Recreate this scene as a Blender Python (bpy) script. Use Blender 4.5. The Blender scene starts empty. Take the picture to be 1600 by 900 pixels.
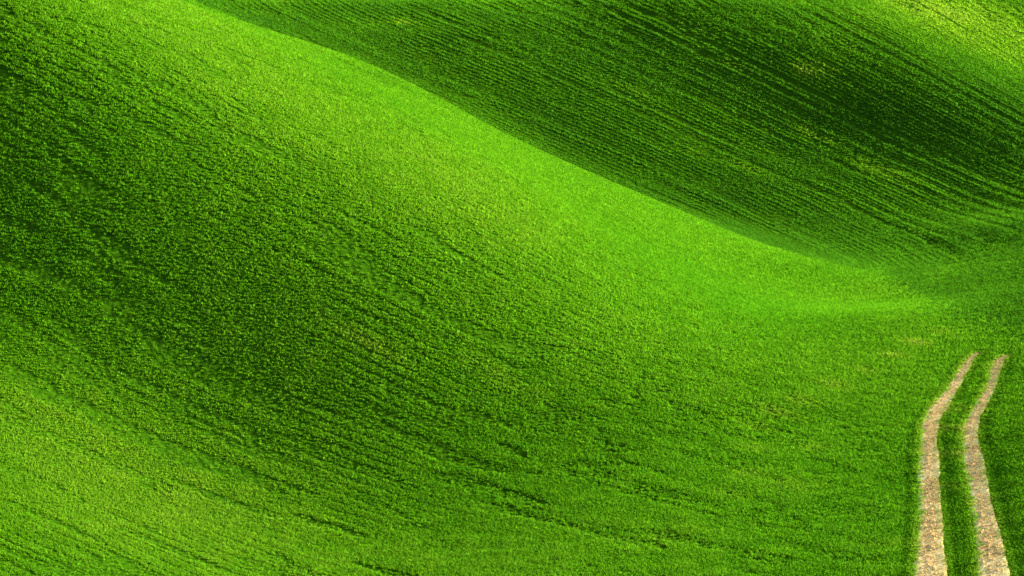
import bpy, math, random
import numpy as np

# ---------------------------------------------------------------- camera, sky, sun, exposure
scene = bpy.context.scene
SUN_AZ, SUN_EL = math.radians(65.0), math.radians(18.0)      # azimuth from +Y towards +X
CAM = np.array([0.0, 0.0, 11.3])
PITCH = math.atan(173 / 2222.2)

cam_data = bpy.data.cameras.new("camera")
cam_data.lens = 50.0
cam_data.sensor_width = 36.0
cam_data.clip_start = 0.1
cam_data.clip_end = 9000.0
cam = bpy.data.objects.new("camera", cam_data)
scene.collection.objects.link(cam)
cam.location = CAM
cam.rotation_euler = (math.pi / 2 - PITCH, 0, 0)
scene.camera = cam

world = bpy.data.worlds.new("World")
scene.world = world
world.use_nodes = True
wn = world.node_tree
sky = wn.nodes.new("ShaderNodeTexSky")
sky.sky_type = 'NISHITA'
sky.sun_disc = False
sky.sun_elevation = SUN_EL
sky.sun_rotation = SUN_AZ
bg = wn.nodes["Background"]
bg.inputs["Strength"].default_value = 0.05
wn.links.new(sky.outputs["Color"], bg.inputs["Color"])

sun_data = bpy.data.lights.new("sun", 'SUN')
sun_data.energy = 5.0
sun_data.angle = math.radians(0.5)
sun_data.color = (1.0, 0.95, 0.84)
sun = bpy.data.objects.new("sun", sun_data)
scene.collection.objects.link(sun)
sun.location = (150, 80, 120)
# the lamp shines along -Z; point +Z at the sun
sun.rotation_euler = (math.pi / 2 - SUN_EL, 0, math.pi - SUN_AZ)

scene.view_settings.view_transform = 'Standard'
scene.view_settings.look = 'None'
scene.view_settings.gamma = 1.0
scene.view_settings.use_curve_mapping = False
scene.view_settings.exposure = 2.9

# ---------------------------------------------------------------- terrain height function
X0, Y0, H, NX, NY = -200.0, -8.0, 8.0, 54, 60
COEF = np.array([int(v) for v in """1069 893 716 539 361 184 7 -170 -345 -518 -688 -854 -1013 -1164 -1304 -1431 -1541 -1630 -1694 -1729 -1730 -1695 -1621 -1507 -1357 -1174 -964 -735 -493 -245 3 248 486 715 935 1143 1342 1529 1707 1875 2034 2185 2327 2463 2592 2715 2832 2945 3054 3159 3261 3361 3460 3557
1373 1197 1020 842 665 487 308 130 -47 -223 -397 -568 -734 -893 -1043 -1181 -1304 -1409 -1490 -1543 -1563 -1545 -1487 -1387 -1248 -1073 -869 -645 -408 -166 77 316 548 771 984 1186 1378 1560 1733 1896 2050 2197 2335 2467 2592 2712 2827 2937 3043 3147 3247 3346 3443 3539
1677 1501 1324 1147 969 790 611 432 252 73 -104 -280 -452 -618 -778 -928 -1064 -1185 -1283 -1355 -1395 -1397 -1356 -1271 -1142 -974 -776 -557 -325 -87 151 384 609 825 1032 1228 1414 1591 1758 1916 2066 2208 2343 2471 2592 2709 2821 2928 3032 3134 3232 3329 3425 3520
1981 1805 1628 1451 1274 1095 915 735 554 373 192 13 -165 -338 -507 -667 -818 -954 -1071 -1164 -1226 -1250 -1230 -1160 -1042 -881 -687 -472 -244 -9 223 450 669 878 1078 1268 1448 1619 1781 1935 2080 2218 2349 2473 2592 2705 2814 2919 3020 3119 3216 3311 3406 3500
2284 2109 1933 1757 1579 1401 1221 1040 858 676 493 311 129 -50 -226 -397 -560 -713 -849 -965 -1052 -1102 -1107 -1057 -950 -794 -603 -392 -168 63 292 513 725 927 1120 1304 1479 1645 1802 1951 2092 2226 2353 2474 2589 2699 2805 2908 3007 3104 3198 3292 3385 3477
2587 2413 2238 2062 1886 1708 1529 1348 1166 984 800 615 431 247 65 -114 -289 -456 -612 -752 -867 -949 -984 -959 -867 -716 -526 -321 -102 128 353 568 773 969 1157 1335 1505 1667 1820 1965 2102 2232 2355 2473 2585 2692 2795 2895 2991 3086 3179 3270 3361 3452
2889 2716 2542 2368 2193 2016 1838 1659 1478 1296 1112 927 742 556 370 184 0 -180 -354 -516 -662 -780 -856 -867 -792 -648 -458 -266 -56 178 401 611 811 1002 1185 1359 1526 1683 1833 1974 2108 2235 2355 2469 2578 2682 2782 2879 2973 3066 3156 3246 3335 3423
3189 3018 2846 2673 2500 2325 2148 1971 1792 1611 1429 1246 1062 876 689 500 311 121 -67 -250 -424 -580 -705 -769 -724 -600 -402 -236 -43 205 427 635 833 1022 1203 1375 1539 1695 1842 1980 2111 2235 2352 2463 2568 2670 2767 2861 2953 3043 3131 3219 3306 3393
3487 3318 3148 2977 2806 2633 2459 2284 2108 1930 1751 1571 1389 1206 1021 834 644 451 254 57 -138 -324 -496 -635 -646 -591 -391 -250 -90 184 420 635 836 1028 1210 1383 1546 1700 1846 1982 2111 2231 2345 2453 2556 2654 2749 2841 2930 3017 3103 3189 3274 3358
3782 3615 3447 3279 3110 2940 2769 2597 2424 2250 2075 1900 1723 1546 1366 1185 999 809 612 408 202 5 -168 -336 -487 -580 -416 -272 -126 138 388 614 823 1020 1206 1381 1546 1701 1845 1980 2106 2225 2336 2441 2541 2636 2728 2817 2904 2989 3073 3156 3239 3321
4073 3908 3743 3577 3410 3243 3076 2907 2738 2569 2400 2230 2060 1890 1720 1548 1374 1194 1006 804 588 363 152 -82 -432 -531 -412 -251 -133 90 345 578 796 1001 1194 1373 1541 1696 1841 1975 2099 2215 2324 2426 2523 2616 2704 2791 2875 2957 3039 3120 3201 3281
4359 4196 4033 3870 3707 3543 3379 3214 3049 2885 2721 2558 2395 2235 2075 1917 1760 1600 1433 1251 1039 778 458 157 -105 -204 -301 -221 -123 38 287 532 762 977 1176 1361 1531 1688 1833 1966 2089 2203 2309 2408 2502 2592 2678 2761 2843 2923 3002 3081 3160 3238
4638 4478 4318 4157 3997 3836 3676 3515 3355 3195 3036 2879 2724 2573 2425 2283 2145 2012 1881 1749 1608 1454 1306 1105 767 481 152 -32 -31 45 242 492 730 952 1158 1347 1520 1678 1823 1955 2076 2188 2291 2388 2479 2566 2649 2729 2808 2886 2963 3040 3116 3193
4910 4752 4595 4437 4280 4122 3965 3808 3652 3496 3342 3191 3042 2898 2761 2631 2512 2405 2313 2236 2176 2139 2123 1869 1441 1093 703 226 69 121 226 468 707 931 1140 1332 1508 1667 1811 1942 2061 2171 2271 2365 2453 2537 2617 2695 2771 2847 2922 2996 3071 3145
5173 5018 4863 4708 4554 4399 4245 4092 3939 3787 3636 3488 3344 3205 3073 2952 2843 2752 2682 2636 2612 2599 2531 2171 1744 1335 1003 472 172 233 276 465 689 910 1122 1318 1495 1655 1799 1928 2046 2152 2250 2340 2425 2506 2583 2659 2733 2806 2878 2951 3023 3096
5426 5274 5121 4969 4818 4666 4515 4364 4214 4064 3916 3770 3627 3488 3356 3235 3126 3035 2964 2913 2873 2814 2662 2330 1963 1545 1205 657 205 136 242 437 665 887 1103 1303 1482 1642 1786 1914 2029 2132 2227 2314 2396 2473 2548 2621 2692 2763 2834 2904 2975 3046
5668 5518 5369 5219 5070 4921 4772 4624 4476 4328 4181 4034 3889 3747 3609 3479 3359 3252 3160 3081 3002 2895 2714 2439 2107 1686 1227 717 300 97 248 420 644 866 1084 1287 1469 1630 1773 1899 2012 2112 2203 2286 2365 2439 2511 2581 2651 2719 2788 2857 2926 2996
5898 5751 5603 5456 5310 5163 5017 4871 4724 4577 4429 4281 4132 3982 3834 3688 3546 3412 3287 3168 3048 2904 2709 2453 2108 1672 1250 901 448 153 239 387 618 844 1064 1271 1456 1619 1762 1886 1995 2091 2178 2258 2333 2405 2474 2542 2609 2676 2743 2810 2878 2946
6115 5970 5825 5680 5536 5391 5247 5103 4958 4811 4663 4511 4356 4198 4036 3870 3702 3533 3367 3205 3046 2876 2673 2418 2082 1709 1339 1018 559 349 254 355 591 822 1043 1256 1445 1611 1752 1874 1978 2071 2154 2230 2301 2370 2437 2502 2568 2633 2699 2765 2831 2898
6318 6175 6032 5889 5747 5605 5463 5320 5177 5030 4881 4727 4567 4399 4223 4037 3841 3636 3426 3219 3023 2834 2636 2401 2103 1759 1396 1067 713 462 278 350 582 807 1027 1244 1440 1607 1747 1864 1964 2051 2129 2202 2270 2336 2400 2464 2528 2593 2657 2722 2787 2853
6506 6365 6224 6083 5943 5803 5663 5522 5380 5235 5086 4930 4766 4591 4403 4200 3979 3742 3492 3239 3007 2797 2607 2398 2124 1805 1466 1147 831 465 281 362 604 798 1010 1240 1442 1611 1746 1857 1951 2032 2106 2174 2240 2303 2366 2429 2492 2555 2619 2683 2747 2812
6679 6539 6399 6260 6122 5984 5846 5708 5568 5424 5276 5120 4955 4776 4581 4367 4132 3874 3597 3311 3049 2810 2619 2425 2145 1831 1497 1173 834 502 347 407 611 759 993 1247 1459 1624 1751 1853 1939 2015 2084 2149 2212 2274 2336 2398 2460 2523 2586 2649 2713 2777
6836 6697 6559 6421 6284 6148 6013 5876 5738 5598 5452 5298 5134 4956 4760 4542 4301 4039 3760 3472 3187 2900 2684 2484 2186 1878 1537 1211 826 523 424 486 627 776 1022 1275 1488 1642 1757 1850 1929 1999 2065 2127 2188 2249 2311 2372 2434 2497 2560 2623 2686 2749
6976 6838 6701 6564 6429 6294 6160 6026 5891 5753 5611 5462 5302 5128 4935 4720 4480 4219 3946 3666 3362 3014 2776 2572 2307 1993 1597 1183 788 560 537 611 686 836 1061 1291 1496 1647 1759 1847 1921 1988 2050 2111 2171 2231 2293 2354 2417 2479 2542 2605 2668 2731
7100 6963 6826 6690 6555 6422 6289 6157 6024 5889 5751 5607 5454 5287 5101 4891 4653 4391 4112 3823 3502 3139 2892 2701 2453 2067 1547 1091 822 716 747 798 844 968 1132 1327 1517 1662 1769 1852 1921 1983 2043 2102 2162 2223 2284 2347 2409 2472 2535 2598 2661 2723
7208 7070 6934 6798 6663 6530 6398 6267 6136 6003 5869 5730 5584 5426 5250 5048 4811 4540 4248 3945 3629 3267 3010 2816 2480 1987 1493 1155 1024 995 997 1016 1054 1149 1280 1445 1598 1715 1803 1873 1933 1991 2047 2105 2164 2226 2288 2351 2415 2478 2541 2604 2666 2728
7299 7161 7024 6888 6753 6620 6487 6356 6225 6093 5961 5826 5686 5537 5373 5182 4950 4663 4350 4024 3720 3373 3047 2725 2330 1921 1600 1418 1370 1324 1284 1279 1313 1396 1513 1646 1742 1812 1867 1917 1965 2014 2067 2123 2182 2244 2307 2371 2435 2499 2562 2625 2686 2747
7376 7237 7099 6961 6825 6690 6556 6423 6290 6158 6025 5890 5752 5610 5457 5283 5065 4765 4430 4072 3693 3308 2929 2610 2319 2072 1893 1798 1746 1665 1608 1594 1633 1714 1816 1903 1928 1943 1961 1985 2017 2058 2106 2159 2218 2280 2344 2409 2473 2537 2600 2662 2722 2782
7438 7298 7158 7019 6881 6743 6607 6470 6334 6197 6059 5920 5778 5633 5481 5319 5131 4833 4397 3977 3560 3198 2895 2667 2492 2372 2280 2202 2128 2047 1993 1985 2027 2097 2172 2191 2140 2101 2080 2078 2094 2125 2167 2218 2276 2338 2402 2467 2531 2595 2657 2717 2777 2835
7487 7345 7204 7062 6922 6781 6640 6499 6357 6213 6068 5918 5764 5603 5429 5236 5005 4695 4268 3866 3511 3217 2994 2844 2758 2727 2685 2605 2526 2464 2425 2425 2463 2523 2565 2497 2386 2287 2224 2197 2198 2218 2255 2302 2358 2419 2483 2547 2611 2673 2734 2793 2850 2906
7525 7381 7237 7094 6950 6805 6660 6513 6364 6212 6055 5893 5722 5539 5338 5109 4842 4534 4176 3835 3546 3320 3163 3074 3045 3053 3035 2965 2906 2869 2857 2875 2913 2944 2940 2803 2652 2491 2394 2347 2333 2343 2372 2416 2469 2528 2590 2653 2714 2775 2833 2889 2943 2996
7553 7407 7261 7115 6968 6819 6669 6516 6360 6198 6031 5855 5668 5466 5245 4999 4727 4435 4131 3854 3630 3466 3362 3315 3318 3347 3356 3320 3292 3283 3303 3326 3340 3323 3294 3133 2928 2713 2597 2535 2505 2502 2523 2560 2610 2666 2725 2784 2842 2899 2954 3006 3057 3106
7573 7426 7278 7129 6978 6826 6671 6512 6349 6179 6002 5816 5616 5402 5170 4920 4657 4387 4127 3905 3744 3636 3572 3552 3572 3618 3656 3652 3663 3684 3723 3723 3698 3660 3622 3435 3224 3004 2862 2776 2721 2699 2708 2739 2783 2834 2888 2942 2995 3047 3097 3145 3191 3236
7588 7438 7289 7137 6984 6829 6670 6506 6337 6161 5977 5783 5577 5358 5124 4880 4630 4385 4161 3984 3884 3826 3788 3777 3801 3847 3891 3915 3969 4047 4118 4117 4054 3996 3897 3742 3567 3347 3175 3064 2974 2931 2928 2952 2989 3033 3080 3127 3173 3218 3262 3304 3345 3384
7599 7448 7297 7144 6989 6830 6668 6501 6328 6148 5961 5763 5556 5338 5111 4879 4648 4429 4238 4101 4059 4038 4009 3994 4014 4057 4102 4150 4230 4324 4379 4374 4302 4264 4141 4037 3881 3707 3503 3392 3255 3193 3184 3201 3230 3263 3299 3336 3374 3411 3447 3482 3517 3551
7607 7456 7304 7150 6993 6833 6669 6500 6326 6145 5956 5760 5556 5345 5129 4914 4706 4518 4364 4271 4257 4251 4226 4212 4226 4257 4294 4347 4432 4513 4556 4551 4506 4457 4395 4307 4183 4034 3864 3752 3550 3491 3482 3489 3502 3521 3543 3568 3594 3622 3649 3677 3705 3733
7616 7464 7312 7157 7000 6840 6675 6506 6332 6152 5966 5774 5576 5375 5174 4978 4794 4633 4509 4438 4430 4432 4415 4411 4423 4435 4460 4510 4592 4667 4711 4720 4701 4670 4632 4535 4496 4360 4244 4092 3918 3863 3831 3812 3802 3801 3806 3817 3831 3848 3867 3887 3908 3929
7626 7475 7323 7168 7012 6852 6688 6520 6348 6171 5989 5804 5616 5427 5241 5064 4902 4764 4660 4601 4592 4589 4575 4577 4583 4582 4607 4662 4739 4811 4860 4883 4883 4869 4841 4787 4753 4640 4611 4461 4361 4281 4205 4150 4114 4091 4080 4076 4078 4085 4095 4108 4121 4136
7639 7488 7337 7184 7029 6870 6709 6544 6375 6202 6027 5850 5672 5496 5326 5167 5023 4903 4813 4758 4737 4730 4724 4726 4731 4738 4768 4822 4891 4957 5009 5042 5056 5055 5040 5009 4973 4904 4852 4714 4672 4613 4536 4469 4417 4380 4355 4340 4332 4330 4332 4337 4344 4352
7655 7506 7357 7205 7052 6896 6738 6576 6412 6246 6078 5909 5743 5580 5425 5281 5153 5047 4966 4913 4886 4876 4873 4877 4886 4902 4935 4986 5047 5109 5161 5199 5223 5232 5227 5208 5177 5126 5066 4978 4934 4885 4821 4758 4703 4660 4627 4603 4587 4577 4572 4571 4573 4575
7677 7530 7382 7233 7082 6930 6775 6618 6460 6300 6140 5981 5825 5675 5533 5403 5289 5193 5120 5070 5041 5029 5027 5033 5046 5068 5103 5151 5207 5264 5315 5356 5385 5401 5404 5394 5370 5332 5282 5223 5178 5133 5079 5023 4971 4926 4890 4861 4840 4824 4814 4808 4805 4802
7703 7559 7414 7268 7120 6971 6821 6669 6517 6364 6213 6063 5918 5779 5649 5531 5428 5342 5276 5229 5200 5187 5185 5193 5209 5235 5271 5316 5368 5421 5471 5513 5545 5566 5575 5571 5556 5528 5490 5447 5407 5366 5319 5270 5223 5180 5143 5113 5088 5069 5055 5045 5038 5032
7735 7594 7452 7309 7165 7021 6875 6729 6583 6438 6294 6154 6019 5891 5772 5664 5571 5493 5432 5388 5361 5348 5347 5356 5374 5401 5438 5481 5530 5580 5628 5669 5703 5727 5741 5744 5736 5717 5690 5658 5624 5587 5547 5505 5463 5423 5387 5357 5331 5311 5294 5281 5271 5262
7774 7635 7497 7358 7218 7078 6937 6797 6657 6519 6384 6253 6127 6008 5899 5801 5715 5645 5589 5549 5523 5511 5511 5521 5540 5568 5603 5646 5692 5739 5785 5826 5861 5888 5905 5913 5911 5900 5882 5858 5830 5799 5765 5728 5692 5656 5623 5594 5568 5547 5529 5515 5502 5491
7818 7684 7549 7413 7278 7142 7007 6872 6739 6608 6480 6357 6240 6130 6030 5940 5862 5797 5746 5710 5686 5675 5676 5686 5706 5734 5769 5809 5853 5899 5943 5983 6018 6047 6067 6079 6083 6079 6067 6050 6028 6003 5974 5944 5912 5881 5851 5824 5799 5778 5760 5745 5731 5719
7869 7738 7607 7475 7344 7213 7083 6954 6827 6703 6583 6467 6358 6256 6163 6081 6009 5950 5904 5870 5849 5840 5841 5852 5872 5899 5933 5972 6015 6058 6101 6141 6176 6206 6229 6244 6252 6253 6248 6236 6221 6201 6178 6152 6125 6098 6072 6047 6025 6004 5987 5971 5957 5944
7927 7799 7672 7544 7417 7291 7166 7042 6921 6804 6690 6582 6480 6385 6299 6223 6158 6104 6061 6031 6012 6004 6006 6017 6037 6064 6097 6135 6176 6218 6259 6298 6334 6365 6389 6408 6420 6425 6425 6419 6408 6393 6375 6354 6332 6309 6286 6265 6244 6225 6208 6193 6179 6166
7990 7866 7742 7619 7496 7374 7254 7136 7021 6909 6802 6700 6604 6516 6437 6366 6306 6257 6218 6191 6174 6167 6170 6182 6202 6228 6261 6297 6336 6377 6417 6456 6492 6523 6550 6571 6586 6595 6599 6598 6592 6581 6568 6552 6534 6515 6496 6477 6459 6442 6426 6411 6398 6384
8059 7939 7819 7699 7581 7463 7348 7235 7125 7018 6917 6821 6732 6649 6575 6510 6455 6410 6375 6350 6335 6330 6334 6346 6366 6392 6423 6459 6497 6536 6576 6614 6650 6682 6710 6733 6751 6764 6771 6774 6772 6766 6757 6745 6731 6716 6700 6684 6668 6653 6639 6625 6612 6600
8134 8017 7901 7785 7670 7557 7446 7338 7233 7132 7035 6945 6861 6784 6715 6655 6604 6562 6530 6508 6495 6492 6496 6509 6529 6554 6585 6620 6657 6696 6735 6773 6809 6842 6871 6896 6916 6932 6942 6948 6950 6949 6943 6935 6925 6913 6900 6887 6874 6860 6848 6835 6824 6812
8214 8101 7988 7876 7765 7655 7548 7444 7344 7248 7156 7071 6992 6920 6856 6800 6752 6714 6685 6665 6654 6652 6658 6671 6691 6716 6747 6781 6817 6856 6894 6932 6968 7002 7032 7058 7081 7099 7112 7122 7127 7129 7127 7123 7116 7107 7097 7087 7075 7064 7053 7042 7031 7021
8299 8189 8079 7970 7863 7757 7654 7554 7458 7366 7280 7199 7124 7056 6996 6944 6901 6866 6839 6822 6813 6812 6818 6832 6852 6877 6907 6941 6977 7015 7053 7091 7128 7162 7193 7221 7245 7265 7282 7294 7302 7307 7309 7307 7304 7298 7291 7283 7274 7264 7255 7245 7236 7226
8389 8282 8175 8069 7965 7863 7764 7667 7575 7487 7405 7328 7257 7193 7137 7089 7048 7016 6992 6977 6970 6970 6978 6992 7012 7038 7068 7101 7137 7175 7213 7251 7287 7322 7355 7384 7410 7432 7451 7465 7477 7484 7489 7490 7490 7487 7482 7476 7469 7462 7454 7446 7437 7429
8483 8378 8275 8172 8071 7972 7875 7783 7694 7610 7531 7458 7391 7331 7278 7233 7195 7166 7145 7131 7126 7127 7136 7151 7172 7197 7228 7261 7297 7334 7373 7411 7448 7483 7517 7547 7575 7599 7620 7637 7650 7660 7668 7672 7674 7673 7671 7667 7662 7656 7650 7643 7636 7629
8581 8479 8377 8277 8179 8083 7990 7900 7815 7734 7658 7589 7525 7468 7419 7377 7342 7315 7296 7285 7280 7283 7293 7309 7330 7357 7387 7420 7456 7494 7533 7571 7609 7645 7679 7711 7740 7766 7788 7808 7823 7836 7846 7852 7856 7858 7858 7856 7853 7849 7844 7839 7833 7827
8682 8582 8483 8385 8289 8196 8106 8019 7936 7859 7787 7720 7660 7606 7559 7520 7488 7464 7447 7437 7434 7439 7450 7466 7488 7515 7546 7580 7616 7654 7693 7732 7770 7807 7842 7875 7906 7933 7957 7979 7996 8011 8023 8032 8038 8042 8044 8044 8043 8040 8036 8032 8027 8022
8786 8688 8591 8495 8402 8311 8223 8139 8059 7985 7915 7852 7794 7744 7700 7663 7634 7611 7596 7589 7588 7593 7605 7623 7646 7673 7704 7739 7775 7814 7853 7892 7931 7969 8006 8040 8072 8101 8127 8150 8169 8186 8200 8211 8219 8225 8229 8230 8231 8229 8227 8224 8220 8216
8892 8796 8701 8607 8516 8427 8341 8260 8183 8111 8044 7984 7929 7881 7840 7806 7778 7758 7745 7739 7740 7747 7760 7779 7803 7831 7863 7898 7935 7974 8014 8054 8093 8132 8169 8205 8238 8268 8296 8321 8342 8361 8376 8389 8399 8407 8413 8416 8418 8418 8417 8414 8412 8409
9000 8906 8812 8720 8630 8544 8461 8382 8307 8238 8174 8116 8064 8018 7980 7948 7923 7905 7894 7890 7892 7901 7915 7935 7959 7988 8021 8056 8094 8134 8174 8215 8256 8295 8334 8370 8404 8436 8465 8492 8515 8536 8553 8568 8580 8589 8596 8601 8604 8605 8605 8604 8602 8600
9110 9016 8924 8833 8745 8661 8580 8503 8431 8365 8303 8248 8199 8156 8119 8090 8067 8052 8043 8040 8044 8054 8069 8090 8116 8146 8179 8215 8254 8294 8335 8377 8418 8458 8498 8536 8571 8604 8635 8663 8688 8710 8729 8746 8760 8771 8779 8786 8790 8793 8794 8793 8792 8791""".split()], dtype=float).reshape(NY, NX) / 100.0


def _w(f):
    return ((1 - f) ** 3 / 6, (3 * f ** 3 - 6 * f * f + 4) / 6, (-3 * f ** 3 + 3 * f * f + 3 * f + 1) / 6, f ** 3 / 6)


rng = np.random.default_rng(7)
_LAT = rng.random((256, 256))


def vnoise(x, y):
    """smooth value noise in 0..1"""
    xi = np.floor(x).astype(int); yi = np.floor(y).astype(int)
    fx = x - xi; fy = y - yi
    fx = fx * fx * (3 - 2 * fx); fy = fy * fy * (3 - 2 * fy)
    a = _LAT[yi & 255, xi & 255]; b = _LAT[yi & 255, (xi + 1) & 255]
    c = _LAT[(yi + 1) & 255, xi & 255]; d = _LAT[(yi + 1) & 255, (xi + 1) & 255]
    return (a * (1 - fx) + b * fx) * (1 - fy) + (c * (1 - fx) + d * fx) * fy


def fbm(x, y, o=3):
    s = 0; a = 0.5; t = 0
    for k in range(o):
        s = s + a * vnoise(x * 2 ** k + 17.3 * k, y * 2 ** k + 9.1 * k); t += a; a *= 0.5
    return s / t


def sstep(a, b, x):
    t = np.clip((x - a) / (b - a), 0, 1)
    return t * t * (3 - 2 * t)


def height(x, y):
    x = np.asarray(x, float); y = np.asarray(y, float)
    u = np.clip((x - X0) / H, 0.0, NX - 3.001); v = np.clip((y - Y0) / H, 0.0, NY - 3.001)
    i = np.floor(u).astype(int); j = np.floor(v).astype(int)
    wx = _w(u - i); wy = _w(v - j)
    z = 0
    for b in range(4):
        for a in range(4):
            z = z + COEF[j + b, i + a] * wx[a] * wy[b]
    # grassy bank that the viewer stands on, rising behind the lower frame edge
    z = z + (9.5 - COEF[2, 27]) * sstep(27, -2, y) * sstep(120, 20, np.abs(x))
    # far country beyond the fields, gently rolling
    r = np.maximum(np.maximum(np.abs(x) - 230, y - 460), -y - 40)
    z = z + sstep(0, 900, r) * (fbm(x / 500 + 3, y / 500 + 5, 2) - 0.5) * 90
    return z


def normal(x, y, e=0.3):
    gx = (height(x + e, y) - height(x - e, y)) / (2 * e)
    gy = (height(x, y + e) - height(x, y - e)) / (2 * e)
    return gx, gy


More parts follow.
